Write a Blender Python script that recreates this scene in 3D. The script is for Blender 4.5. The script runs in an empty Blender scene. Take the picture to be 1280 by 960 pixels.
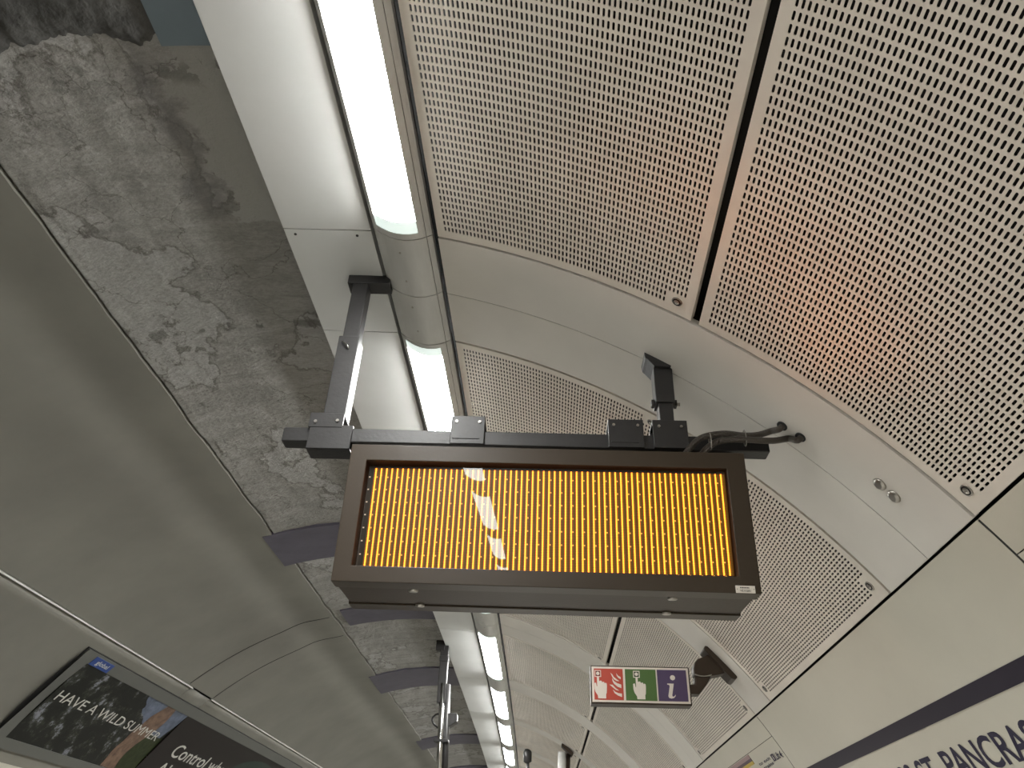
import bpy, bmesh, math, random
import numpy as np
from mathutils import Vector, Matrix, noise
random.seed(4)
scene = bpy.context.scene
COL = scene.collection
R = math.radians

# ------------------------------------------------------------------ camera, world, exposure
cam_d = bpy.data.cameras.new('camera'); cam = bpy.data.objects.new('camera', cam_d); COL.objects.link(cam)
cam_d.sensor_width = 36; cam_d.lens = 962.0/1280*36; cam_d.clip_start = .02
RT = Vector((0.9985816, 0.04446767, 0.02928157)); UP = Vector((0.000522, -0.5581144, 0.82976385)); FW = Vector((-0.05324013, 0.82857163, 0.55734598))
cam.matrix_world = Matrix(((RT.x, UP.x, -FW.x, 0), (RT.y, UP.y, -FW.y, 0), (RT.z, UP.z, -FW.z, 0), (0, 0, 0, 1)))
scene.camera = cam
w = bpy.data.worlds.new('world'); scene.world = w; w.use_nodes = True
w.node_tree.nodes['Background'].inputs[0].default_value = (.02, .02, .022, 1); w.node_tree.nodes['Background'].inputs[1].default_value = 1
scene.view_settings.view_transform = 'Standard'; scene.view_settings.look = 'None'
scene.view_settings.exposure = 0.0; scene.view_settings.gamma = 1; scene.view_settings.use_curve_mapping = False
LAMP = 74.0          # radiance of the fluorescent diffusers
LED = 2.2            # radiance of the lit LED columns

# ------------------------------------------------------------------ the tunnel: a gently curving tube
KAP = 0.0015541      # curvature of the platform
C0, C1, RAD = -1.3003, -0.85447, 3.239
FLOOR = -1.43
def W(u, s, z):
    a = s*KAP
    return (u*math.cos(a)-(1-math.cos(a))/KAP, (1/KAP+u)*math.sin(a), z)
def cyl(s, deg, rad=RAD):
    a = R(deg); return W(C0+rad*math.cos(a), s, C1+rad*math.sin(a))
def Mat(s, deg=0.0):
    """frame of the tube axis at s, turned by deg about the axis (angle grows towards the track side)"""
    a = s*KAP; o = Vector(W(C0, s, C1))
    m = Matrix.Rotation(a, 4, 'Z') @ Matrix.Rotation(-R(deg), 4, 'Y')
    m.translation = o; return m

# ------------------------------------------------------------------ materials
def mat(name, col, rough=.5, metal=0., spec=.5, bump=0., bscale=40., var=0., vscale=3., emit=None, es=0., coat=0., stretch=(1, 1, 1), dark=None):
    m = bpy.data.materials.new(name); m.use_nodes = True; nt = m.node_tree; b = nt.nodes['Principled BSDF']
    b.inputs['Base Color'].default_value = (*col, 1); b.inputs['Roughness'].default_value = rough
    b.inputs['Metallic'].default_value = metal; b.inputs['Specular IOR Level'].default_value = spec
    if coat: b.inputs['Coat Weight'].default_value = coat; b.inputs['Coat Roughness'].default_value = .04
    g = nt.nodes.new('ShaderNodeNewGeometry'); mp = nt.nodes.new('ShaderNodeMapping'); mp.inputs['Scale'].default_value = stretch
    nt.links.new(g.outputs['Position'], mp.inputs['Vector'])
    if var:
        n = nt.nodes.new('ShaderNodeTexNoise'); n.inputs['Scale'].default_value = vscale; n.inputs['Detail'].default_value = 8; n.inputs['Roughness'].default_value = .62
        nt.links.new(mp.outputs[0], n.inputs['Vector'])
        r = nt.nodes.new('ShaderNodeValToRGB'); r.color_ramp.elements[0].position = .3; r.color_ramp.elements[1].position = .72
        lo = tuple(c*(1-var) for c in col); hi = tuple(min(1, c*(1+var*.6)) for c in col)
        if dark: lo = dark
        r.color_ramp.elements[0].color = (*lo, 1); r.color_ramp.elements[1].color = (*hi, 1)
        nt.links.new(n.outputs['Fac'], r.inputs[0]); nt.links.new(r.outputs[0], b.inputs['Base Color'])
    if bump:
        n = nt.nodes.new('ShaderNodeTexNoise'); n.inputs['Scale'].default_value = bscale; n.inputs['Detail'].default_value = 6
        nt.links.new(mp.outputs[0], n.inputs['Vector'])
        bp = nt.nodes.new('ShaderNodeBump'); bp.inputs['Strength'].default_value = bump; bp.inputs['Distance'].default_value = .02
        nt.links.new(n.outputs['Fac'], bp.inputs['Height']); nt.links.new(bp.outputs[0], b.inputs['Normal'])
    if emit:
        b.inputs['Emission Color'].default_value = (*emit, 1); b.inputs['Emission Strength'].default_value = es
    return m
M = dict(
    perf=mat('painted_perforated_metal', (.79, .735, .655), .34, .3, .5, .05, 60, .10, 2.5),
    cover=mat('grey_painted_cover', (.615, .588, .540), .45, 0, .5, .03, 30, .07, 1.6),
    enamel=mat('cream_enamel', (.55, .525, .445), .32, 0, .5, .04, 5, .06, 1.5),
    soffit=mat('white_soffit_paint', (.56, .57, .56), .5, 0, .4, .03, 25, .07, 2.0),
    cowl=mat('satin_grey_metal', (.52, .52, .50), .48, .1, .5, .05, 20, .10, 3, stretch=(6, 1, 6)),
    lining=mat('grimy_cream_lining', (.172, .168, .146), .55, 0, .35, .08, 6, .16, 1.3),
    shell=mat('dark_iron_shell', (.018, .018, .018), .8),
    steel=mat('dark_grey_steel', (.021, .020, .020), .42, 0, .35, .05, 60, .15, 14),
    case=mat('dark_bronze_case_paint', (.036, .026, .018), .45, 0, .22, .03, 80),
    caseface=mat('dark_bronze_bezel_paint', (.038, .028, .019), .38, 0, .22, .02, 80),
    chrome=mat('polished_steel', (.55, .55, .54), .18, 1.),
    galv=mat('zinc_fixing', (.35, .33, .30), .3, .9),
    braid=mat('braided_steel_conduit', (.12, .105, .09), .38, .8, .5, 1.0, 260),
    strip=mat('violet_grey_iron_paint', (.075, .070, .090), .5, 0, .4, .08, 12, .2, 6),
    bluestrip=mat('slate_blue_iron_paint', (.14, .18, .21), .5, 0, .4, .06, 8, .12, 3),
    band=mat('navy_enamel', (.026, .021, .034), .35, 0, .12),
    ink=mat('navy_lettering', (.026, .022, .050), .4, 0, .12),
    black=mat('black_rubber', (.012, .012, .012), .6),
    white=mat('white_print', (.62, .58, .52), .45), red=mat('red_print', (.38, .050, .030), .4), green=mat('green_print', (.055, .12, .030), .4), violet=mat('violet_print', (.060, .042, .10), .4),
    frame=mat('dull_grey_poster_frame', (.105, .108, .098), .5, .1), floor=mat('grey_platform_tiles', (.60, .58, .54), .5, var=.1, vscale=3),
    ballast=mat('dark_track_bed', (.06, .055, .05), .9, var=.3, vscale=10), pblack=mat('near_black_print', (.014, .011, .010), .4, 0, .2), pgreen=mat('dark_green_print', (.020, .034, .027), .4, 0, .2),
    sky=mat('blue_sky_print', (.12, .145, .20), .4, 0, .2, var=.45, vscale=12), skin=mat('brown_skin_print', (.17, .11, .078), .4, 0, .2, var=.5, vscale=18), grass=mat('grass_print', (.026, .036, .012), .4, 0, .2, var=.6, vscale=25),
    blue=mat('blue_label', (.02, .055, .22), .35), ptext=mat('pale_poster_lettering', (.50, .50, .46), .4),
    mauve=mat('mauve_print', (.30, .20, .20), .4), plum=mat('plum_print', (.06, .03, .05), .4), yellow=mat('yellow_print', (.45, .32, .03), .4),
    lamp=mat('fluorescent_diffuser', (.9, .9, .9), .3, emit=(1.0, 1.0, .97), es=LAMP),
    lampend=mat('dim_diffuser_end', (.75, .80, .77), .3, emit=(.85, 1.0, .95), es=.7),
)
def plaster():
    m = mat('stained_bare_plaster', (.150, .140, .120), .85, 0, .2); nt = m.node_tree; b = nt.nodes['Principled BSDF']; L = nt.links.new
    g = nt.nodes.new('ShaderNodeNewGeometry')
    def nz(scale, stretch, detail=9, rough=.65, dist=0):
        mp = nt.nodes.new('ShaderNodeMapping'); mp.inputs['Scale'].default_value = stretch; L(g.outputs['Position'], mp.inputs['Vector'])
        n = nt.nodes.new('ShaderNodeTexNoise'); n.inputs['Scale'].default_value = scale; n.inputs['Detail'].default_value = detail; n.inputs['Roughness'].default_value = rough; n.inputs['Distortion'].default_value = dist
        L(mp.outputs[0], n.inputs['Vector']); return n.outputs['Fac']
    def ramp(f, stops):
        r = nt.nodes.new('ShaderNodeValToRGB'); e = r.color_ramp.elements
        while len(e) > 1: e.remove(e[0])
        e[0].position = stops[0][0]; e[0].color = (*stops[0][1], 1)
        for p, c in stops[1:]: q = e.new(p); q.color = (*c, 1)
        L(f, r.inputs[0]); return r.outputs[0]
    def mix(f, a, c, mode='MIX'):
        x = nt.nodes.new('ShaderNodeMix'); x.data_type = 'RGBA'; x.blend_type = mode
        if isinstance(f, float): x.inputs[0].default_value = f
        else: L(f, x.inputs[0])
        L(a, x.inputs[6]); L(c, x.inputs[7]); return x.outputs[2]
    sweep = nz(3.2, (1, 3.2, 1), 9, .62, .6)       # trowel sweeps running across the tube
    base = ramp(sweep, [(.28, (0.182, 0.178, 0.168)), (.45, (0.226, 0.221, 0.207)), (.62, (0.264, 0.259, 0.244)), (.8, (0.303, 0.297, 0.282))])
    flake = nz(1.15, (1.5, 1.0, 1), 10, .6, .2)
    col = mix(ramp(flake, [(.545, (0, 0, 0)), (.56, (1, 1, 1))]), base, ramp(nz(14, (1, 1, 1)), [(.3, (0.259, 0.255, 0.244)), (.7, (0.303, 0.300, 0.287))]))
    edge = ramp(flake, [(.530, (1, 1, 1)), (.548, (.55, .53, .52)), (.560, (1, 1, 1))])
    col = mix(1.0, col, edge, 'MULTIPLY')
    fine = ramp(nz(38, (1, 2.2, 1), 8, .7), [(.3, (.78, .78, .78)), (.6, (1.08, 1.08, 1.08))])
    col = mix(1.0, col, fine, 'MULTIPLY')
    crack = nt.nodes.new('ShaderNodeTexVoronoi'); crack.feature = 'DISTANCE_TO_EDGE'; crack.inputs['Scale'].default_value = 1.7
    mp = nt.nodes.new('ShaderNodeMapping'); L(g.outputs['Position'], mp.inputs['Vector'])
    nn = nt.nodes.new('ShaderNodeTexNoise'); nn.inputs['Scale'].default_value = 4; nn.inputs['Detail'].default_value = 8; L(mp.outputs[0], nn.inputs['Vector'])
    ad = nt.nodes.new('ShaderNodeVectorMath'); ad.operation = 'MULTIPLY_ADD'; ad.inputs[1].default_value = (.5, .5, .5); L(nn.outputs['Color'], ad.inputs[0]); L(mp.outputs[0], ad.inputs[2]); L(ad.outputs[0], crack.inputs['Vector'])
    col = mix(1.0, col, ramp(crack.outputs['Distance'], [(0, (.50, .48, .46)), (.006, (1, 1, 1))]), 'MULTIPLY')
    # where paint survives along the soffit edge, the stain beside it and the row of old fixing holes
    sx = nt.nodes.new('ShaderNodeSeparateXYZ'); L(g.outputs['Position'], sx.inputs[0]); X, Y = sx.outputs[0], sx.outputs[1]
    def mt(op, a, c=0.0, d=0.0):
        n = nt.nodes.new('ShaderNodeMath'); n.operation = op
        for i, v in enumerate((a, c, d)):
            if isinstance(v, (int, float)): n.inputs[i].default_value = v
            else: L(v, n.inputs[i])
        return n.outputs[0]
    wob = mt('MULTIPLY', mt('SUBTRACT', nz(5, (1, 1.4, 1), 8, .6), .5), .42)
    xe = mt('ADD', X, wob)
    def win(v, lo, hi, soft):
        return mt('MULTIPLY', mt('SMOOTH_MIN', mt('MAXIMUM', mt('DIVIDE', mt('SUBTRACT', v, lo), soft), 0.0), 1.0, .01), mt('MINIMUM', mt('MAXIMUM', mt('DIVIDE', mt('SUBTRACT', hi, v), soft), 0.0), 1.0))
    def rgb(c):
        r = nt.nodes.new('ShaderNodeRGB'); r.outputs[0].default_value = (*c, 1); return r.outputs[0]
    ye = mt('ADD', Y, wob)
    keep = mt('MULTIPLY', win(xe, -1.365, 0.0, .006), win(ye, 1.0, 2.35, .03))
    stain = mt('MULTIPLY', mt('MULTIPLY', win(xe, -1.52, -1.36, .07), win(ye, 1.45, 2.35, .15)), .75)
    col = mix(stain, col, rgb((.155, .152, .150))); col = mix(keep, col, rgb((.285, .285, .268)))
    holes = mt('MULTIPLY', win(mt('ADD', Y, mt('MULTIPLY', wob, .25)), 2.98, 3.06, .02), mt('GREATER_THAN', nz(11, (1, .6, 1), 4, .5), .56))
    col = mix(mt('MULTIPLY', holes, .65), col, rgb((.09, .085, .078)))
    scr = mt('MULTIPLY', win(mt('ADD', Y, mt('MULTIPLY', wob, .3)), 1.52, 1.66, .05), mt('GREATER_THAN', nz(16, (1, .8, 1), 6, .6), .54))
    col = mix(mt('MULTIPLY', scr, .55), col, rgb((.10, .098, .092)))
    L(col, b.inputs['Base Color'])
    bp = nt.nodes.new('ShaderNodeBump'); bp.inputs['Strength'].default_value = .55; bp.inputs['Distance'].default_value = .03
    ma = nt.nodes.new('ShaderNodeMath'); ma.operation = 'ADD'; L(sweep, ma.inputs[0]); L(nz(30, (1, 1.6, 1)), ma.inputs[1]); L(ma.outputs[0], bp.inputs['Height']); L(bp.outputs[0], b.inputs['Normal'])
    return m
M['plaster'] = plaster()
M['mortar'] = mat('dark_lumpy_mortar', (.075, .075, .072), .9, 0, .2, .9, 14, .55, 7)
def led_material():
    m = bpy.data.materials.new('amber_led_matrix'); m.use_nodes = True; nt = m.node_tree; b = nt.nodes['Principled BSDF']; L = nt.links.new
    b.inputs['Base Color'].default_value = (.02, .015, .01, 1); b.inputs['Roughness'].default_value = .35; b.inputs['Coat Weight'].default_value = 1; b.inputs['Coat Roughness'].default_value = .015; b.inputs['Coat IOR'].default_value = 1.19; b.inputs['Specular IOR Level'].default_value = .15
    uv = nt.nodes.new('ShaderNodeUVMap'); sp = nt.nodes.new('ShaderNodeSeparateXYZ'); L(uv.outputs[0], sp.inputs[0])
    def mt(op, a, c=None, d=None):
        n = nt.nodes.new('ShaderNodeMath'); n.operation = op
        for i, v in enumerate((a, c, d)):
            if v is None: continue
            if isinstance(v, (int, float)): n.inputs[i].default_value = v
            else: L(v, n.inputs[i])
        return n.outputs[0]
    def near(f, c, wd):      # 1 where |f-c|<wd, soft
        return mt('SMOOTH_MAX', mt('SUBTRACT', 1.0, mt('DIVIDE', mt('ABSOLUTE', mt('SUBTRACT', f, c)), wd)), 0.0, .05)
    U, V = sp.outputs[0], sp.outputs[1]
    N = 65.0
    x = mt('FRACT', mt('MULTIPLY', U, N)); y = mt('FRACT', mt('MULTIPLY', V, 64.0))
    rows = mt('MULTIPLY_ADD', mt('COSINE', mt('MULTIPLY', mt('SUBTRACT', y, .5), 6.2832)), .22, .78)
    first = mt('GREATER_THAN', U, .9/N)
    inside = mt('MULTIPLY', mt('GREATER_THAN', V, .018), mt('LESS_THAN', V, .975))
    line = mt('MULTIPLY', mt('MULTIPLY', mt('MULTIPLY', mt('LESS_THAN', mt('ABSOLUTE', mt('SUBTRACT', x, .3)), .125), rows), first), inside)
    glow = mt('MULTIPLY', mt('MULTIPLY', mt('MULTIPLY_ADD', near(x, .3, .55), .30, .14), rows), mt('MULTIPLY', first, inside))
    x2 = mt('FRACT', mt('MULTIPLY', U, N/2)); y8 = mt('FRACT', mt('MULTIPLY', mt('SUBTRACT', V, .015), 8.0))
    dot = mt('MULTIPLY', mt('MULTIPLY', mt('LESS_THAN', mt('ABSOLUTE', mt('SUBTRACT', x2, .80)), .07), mt('GREATER_THAN', y8, .90)), first)
    x0 = mt('MULTIPLY', mt('LESS_THAN', mt('ABSOLUTE', mt('SUBTRACT', U, .004)), .0022), mt('GREATER_THAN', y8, .90))
    def em(f, col):
        v = nt.nodes.new('ShaderNodeVectorMath'); v.operation = 'SCALE'; v.inputs[0].default_value = col; L(f, v.inputs['Scale']); return v.outputs[0]
    def add(a, c):
        v = nt.nodes.new('ShaderNodeVectorMath'); v.operation = 'ADD'; L(a, v.inputs[0]); L(c, v.inputs[1]); return v.outputs[0]
    e = add(add(em(line, (2.1, .50, .04)), em(glow, (.38, .145, .004))), add(em(dot, (.45, .22, .04)), em(x0, (.3, .24, .18))))
    L(e, b.inputs['Emission Color']); b.inputs['Emission Strength'].default_value = LED
    return m
M['led'] = led_material()
def foliage():
    m = mat('dark_foliage_print', (.02, .022, .018), .4, 0, .2); nt = m.node_tree; b = nt.nodes['Principled BSDF']; L = nt.links.new
    g = nt.nodes.new('ShaderNodeNewGeometry'); n = nt.nodes.new('ShaderNodeTexNoise'); n.inputs['Scale'].default_value = 7; n.inputs['Detail'].default_value = 10; n.inputs['Roughness'].default_value = .75
    L(g.outputs['Position'], n.inputs['Vector']); r = nt.nodes.new('ShaderNodeValToRGB'); e = r.color_ramp.elements
    e[0].position = .5; e[0].color = (.012, .013, .011, 1); e[1].position = .64; e[1].color = (.20, .21, .24, 1); q = e.new(.57); q.color = (.035, .038, .028, 1)
    L(n.outputs['Fac'], r.inputs[0]); L(r.outputs[0], b.inputs['Base Color']); return m
M['foliage'] = foliage()

# ------------------------------------------------------------------ builders
def tag(o, label=None, cat=None, group=None, kind=None):
    if label: o['label'] = label
    if cat: o['category'] = cat
    if group: o['group'] = group
    if kind: o['kind'] = kind
    return o
def link_mesh(name, vs, fs, m, parent=None, smooth=False, origin=None, mats=None, fmat=None, uvs=None):
    """vertices in world space; the object's origin is put at the centre of the shape"""
    vs = np.array([tuple(v) for v in vs], dtype=float)
    o = np.array(origin if origin is not None else (vs.min(0)+vs.max(0))/2)
    me = bpy.data.meshes.new(name); me.from_pydata((vs-o).tolist(), [], fs)
    me.materials.append(m)
    for mm in (mats or []): me.materials.append(mm)
    if fmat is not None:
        for p, i in zip(me.polygons, fmat): p.material_index = i
    if smooth:
        for p in me.polygons: p.use_smooth = True
    if uvs is not None:
        l = me.uv_layers.new(name='UVMap')
        for p in me.polygons:
            for li in p.loop_indices: l.data[li].uv = uvs[me.loops[li].vertex_index]
    ob = bpy.data.objects.new(name, me); COL.objects.link(ob)
    if parent is not None:
        ob.parent = parent; ob.location = Vector([float(q) for q in o])-WL(parent)
    else: ob.location = o
    return ob
def WL(o):
    v = Vector(o.location)
    while o.parent: o = o.parent; v += Vector(o.location)
    return v
def empty(name, loc):
    e = bpy.data.objects.new(name, None); COL.objects.link(e); e.location = loc; e.empty_display_size = .05; return e
def struct(o): o['kind'] = 'structure'; return o
def bevel(o, wd=.002, seg=2):
    b = o.modifiers.new('bevel', 'BEVEL'); b.width = wd; b.segments = seg; b.limit_method = 'ANGLE'; b.angle_limit = R(30); return o
def box_vf(f, a0, a1, b0, b1, c0, c1):
    vs = [f(a, b, c) for a in (a0, a1) for b in (b0, b1) for c in (c0, c1)]
    fs = [(0, 1, 3, 2), (4, 6, 7, 5), (0, 4, 5, 1), (2, 3, 7, 6), (0, 2, 6, 4), (1, 5, 7, 3)]
    return vs, fs
def box(name, f, a0, a1, b0, b1, c0, c1, m, parent=None, bv=.002):
    vs, fs = box_vf(f, a0, a1, b0, b1, c0, c1); o = link_mesh(name, vs, fs, m, parent); fixn(o)
    if bv: bevel(o, bv)
    return o
def boxes(name, f, lst, m, parent=None, bv=.002):
    V, F = [], []
    for q in lst:
        vs, fs = box_vf(f, *q); k = len(V); V += vs; F += [tuple(i+k for i in t) for t in fs]
    o = link_mesh(name, V, F, m, parent); fixn(o)
    if bv: bevel(o, bv)
    return o
def sharp(o, ang=40):
    bm = bmesh.new(); bm.from_mesh(o.data)
    for e in bm.edges:
        if len(e.link_faces) == 2 and e.calc_face_angle(0) > R(ang): e.smooth = False
    bm.to_mesh(o.data); bm.free(); return o
def fixn(o):
    bm = bmesh.new(); bm.from_mesh(o.data); bmesh.ops.recalc_face_normals(bm, faces=bm.faces); bm.to_mesh(o.data); bm.free(); return o
def prism(name, f, poly, c0, c1, m, parent=None, bv=.001):
    """poly in (a,c) plane, extruded along the second axis b from c0 to c1"""
    n = len(poly); vs = [f(a, c0, c) for a, c in poly]+[f(a, c1, c) for a, c in poly]
    fs = [tuple(range(n)), tuple(range(2*n-1, n-1, -1))]+[(i, (i+1) % n, n+(i+1) % n, n+i) for i in range(n)]
    o = link_mesh(name, vs, fs, m, parent); fixn(o)
    if bv: bevel(o, bv)
    return o
def tube(name, pts, r, m, parent=None, seg=14, cap=True, smooth=True, r2=None):
    P = [Vector(p) for p in pts]; vs, fs = [], []; n = len(P); rad = r if isinstance(r, (list, tuple)) else [r]*n
    prev = None
    for i, p in enumerate(P):
        t = (P[min(i+1, n-1)]-P[max(i-1, 0)]).normalized()
        if prev is None:
            a = Vector((0, 0, 1)) if abs(t.z) < .9 else Vector((1, 0, 0)); x = t.cross(a).normalized()
        else: x = (prev-t*prev.dot(t)).normalized()
        prev = x; y = t.cross(x)
        for k in range(seg):
            q = 2*math.pi*k/seg; vs.append(p+rad[i]*(math.cos(q)*x+math.sin(q)*y))
    for i in range(n-1):
        for k in range(seg): fs.append((i*seg+k, i*seg+(k+1) % seg, (i+1)*seg+(k+1) % seg, (i+1)*seg+k))
    if cap: fs.append(tuple(range(seg-1, -1, -1))); fs.append(tuple((n-1)*seg+k for k in range(seg)))
    o = link_mesh(name, vs, fs, m, parent)
    if smooth:
        for p in o.data.polygons:
            if len(p.vertices) == 4: p.use_smooth = True
    return o
def smooth_path(pts, k=6):
    P = [Vector(p) for p in pts]; out = []
    for i in range(len(P)-1):
        p0, p1, p2, p3 = P[max(i-1, 0)], P[i], P[i+1], P[min(i+2, len(P)-1)]
        for j in range(k):
            t = j/k; out.append(.5*((2*p1)+(-p0+p2)*t+(2*p0-5*p1+4*p2-p3)*t*t+(-p0+3*p1-3*p2+p3)*t**3))
    out.append(P[-1]); return out
def shell_piece(name, prof, s0, s1, m, parent=None, ds=.5, thick=.0, smooth=True, jag=None):
    """a strip of lining: prof is a list of (angle, radius) points, run along the tube from s0 to s1"""
    n = max(1, int(round((s1-s0)/ds))); vs, fs = [], []; k = len(prof)
    for i in range(n+1):
        s = s0+(s1-s0)*i/n
        for j, (a, r) in enumerate(prof):
            if jag: a, r = jag(s, a, r, j)
            vs.append(cyl(s, a, r))
    for i in range(n):
        for j in range(k-1): fs.append((i*k+j, i*k+j+1, (i+1)*k+j+1, (i+1)*k+j))
    o = link_mesh(name, vs, fs, m, parent, smooth=smooth)
    if thick:
        sd = o.modifiers.new('solid', 'SOLIDIFY'); sd.thickness = thick; sd.offset = 1 if face_out(o) else -1; sd.use_even_offset = False
    return o
def face_out(o):
    # True when the polygons' normals point away from the axis of the tube (the inward side is what we see)
    p = o.data.polygons[len(o.data.polygons)//2]; c = Vector(p.center)+WL(o)
    ax = Vector(W(C0, c.y, C1)); return p.normal.dot(c-ax) > 0
def arc(a0, a1, step=1.0, r=RAD):
    n = max(1, int(math.ceil(abs(a1-a0)/step))); return [(a0+(a1-a0)*i/n, r) for i in range(n+1)]
def curved_plate(name, a0, a1, s0, s1, m, parent=None, lip=.02, step=1.0, ds=.7, rad=RAD, wall=True):
    """plate of the lining with folded-back edges (a tray), seen from inside the tube; one closed skin of edges + face"""
    prof = arc(a0, a1, step, rad); k = len(prof); n = max(1, int(round((s1-s0)/ds))); vs, fs = [], []
    for i in range(n+1):
        s = s0+(s1-s0)*i/n
        for a, r in prof: vs.append(cyl(s, a, r))
    for i in range(n):
        for j in range(k-1): fs.append((i*k+j, i*k+j+1, (i+1)*k+j+1, (i+1)*k+j))
    nface = len(fs); loop = [j for j in range(k)]+[i*k+k-1 for i in range(1, n+1)]+[n*k+j for j in range(k-2, -1, -1)]+[i*k for i in range(n-1, 0, -1)]
    base = len(vs)
    for q in loop:
        i, j = divmod(q, k); vs.append(cyl(s0+(s1-s0)*i/n, prof[j][0], rad+lip))
    L = len(loop)
    for q in range(L): fs.append((loop[q], loop[(q+1) % L], base+(q+1) % L, base+q))
    o = link_mesh(name, vs, fs, m, parent)
    for p in o.data.polygons: p.use_smooth = True
    fixn(o); sharp(o)
    return o
def flat_patch(name, pts, m, parent, surf, lift=.002):
    """polygon on a curved wall; pts are (s, angle); subdivided enough to follow the wall"""
    vs = [cyl(s, a, surf-lift) for s, a in pts]; bm = bmesh.new(); bv_ = [bm.verts.new(v) for v in vs]; bm.faces.new(bv_)
    me = bpy.data.meshes.new(name); bm.to_mesh(me); bm.free(); me.materials.append(m)
    o = bpy.data.objects.new(name, me); COL.objects.link(o)
    if parent is not None: o.parent = parent; o.location = -WL(parent)
    return o
def text_mesh(body, bold=0.0, res=4, spacing=1.0):
    cu = bpy.data.curves.new('t', 'FONT'); cu.body = body; cu.size = 1; cu.offset = bold; cu.resolution_u = res; cu.space_character = spacing
    ob = bpy.data.objects.new('t', cu); COL.objects.link(ob); dg = bpy.context.evaluated_depsgraph_get()
    me = bpy.data.meshes.new_from_object(ob.evaluated_get(dg)); vs = np.array([v.co[:] for v in me.vertices]); fs = [tuple(p.vertices) for p in me.polygons]
    bpy.data.objects.remove(ob); bpy.data.meshes.remove(me); bpy.data.curves.remove(cu); return vs, fs
def text_on(name, body, f, m, parent, bold=0.0, spacing=1.0, h=1.0, wdt=None):
    """f(x,y) gives the world point; x from 0 to 1 over the text width, y 0 to 1 over the cap height"""
    vs, fs = text_mesh(body, bold, 4, spacing); x0, x1 = vs[:, 0].min(), vs[:, 0].max(); cap = text_cap()
    out = [f((v[0]-x0)/(x1-x0), v[1]/cap) for v in vs]; return link_mesh(name, out, fs, m, parent)
_cap = []
def text_cap():
    if not _cap: v, _ = text_mesh('H'); _cap.append(v[:, 1].max())
    return _cap[0]
WF = lambda a, b, c: W(a, b, c)

# bays along the tunnel (start, end of each perforated bay) and the cover strips between them
BAYS = [(.342, 2.293), (3.014, 4.969), (5.366, 7.317), (8.023, 9.974), (10.515, 12.466), (12.859, 14.81), (15.25, 17.20), (17.60, 19.55), (19.95, 21.90), (22.3, 24.25)]
S_END = 24.6; S_BACK = -12.6
ORD = ['first', 'second', 'third', 'fourth', 'fifth', 'sixth', 'seventh', 'eighth', 'ninth', 'tenth']

# ------------------------------------------------------------------ structure
prof = arc(-14, 194, 4, 3.46)
o = shell_piece('ceiling', prof, S_BACK-.2, S_END+.4, M['shell'], ds=1.0); struct(o)          # outer iron tube behind all claddings
def grid_floor(name, u0, u1, z, m, s0=S_BACK, s1=S_END+.3):
    vs, fs = [], []; n = 30
    for i in range(n+1):
        s = s0+(s1-s0)*i/n; vs += [W(u0, s, z), W(u1, s, z)]
    for i in range(n): fs.append((2*i, 2*i+1, 2*i+3, 2*i+2))
    return struct(link_mesh(name, vs, fs, m))
grid_floor('floor', -1.75, 2.0, FLOOR, M['floor'])
grid_floor('floor', -4.4, -1.75, FLOOR-1.0, M['ballast'])
vs, fs = [], []
for i in range(31):
    s = S_BACK+(S_END+.3-S_BACK)*i/30; vs += [W(-1.75, s, FLOOR), W(-1.75, s, FLOOR-1.0)]
for i in range(30): fs.append((2*i, 2*i+1, 2*i+3, 2*i+2))
struct(link_mesh('trim_1', vs, fs, M['floor']))
for nm, s in (('wall_far', S_END+.25), ('wall_back', S_BACK)):
    pts = [(C0+3.45*math.cos(R(a)), C1+3.45*math.sin(R(a))) for a in range(-38, 219, 4)]
    struct(link_mesh(nm, [W(u, s, z) for u, z in pts], [tuple(range(len(pts)))], M['lining'] if nm == 'wall_back' else M['shell']))
# platform wall: enamel panels below the ceiling trays (angles 35.5 down to the platform)
WSEAM = [S_BACK, -8.4, -4.2, -1.3, .0, 2.293, 5.366, 8.023, 10.515, 12.859, 15.25, 17.6, 19.95, 22.3, S_END]
walls = []
for i in range(len(WSEAM)-1):
    a, b = WSEAM[i]+.006, WSEAM[i+1]-.006
    split = not (2.0 < WSEAM[i] < 3.0)
    if split:
        curved_plate('wall_right', 33.20, 35.66, a, b, M['enamel'], step=.8)['kind'] = 'structure'
        o = curved_plate('wall_right', -10, 33.14, a, b, M['enamel'], step=1.5)
    else: o = curved_plate('wall_right', -10, 35.66, a, b, M['enamel'], step=1.2)
    struct(o); walls.append(o)
for k_, sm_ in enumerate(WSEAM[1:-1]):
    struct(shell_piece('trim_%d' % (20+k_), arc(-10, 35.6, 1, RAD+.0015), sm_-.010, sm_+.010, M['black'], ds=.02))  # black strips added under the wall seams, standing in for shade in the gaps
struct(shell_piece('trim_40', arc(36.0, 75.0, 1, RAD+.0025), 2.640, 2.664, M['black'], ds=.02))  # black strip added under the cover joint so the hairline looks dark
# ceiling behind the camera: plain trays
struct(curved_plate('ceiling', 35.85, 75.2, S_BACK, -.35, M['cover'], step=1.5))
struct(curved_plate('ceiling', 35.85, 75.2, -.34, .33, M['cover'], step=1.5))
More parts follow.
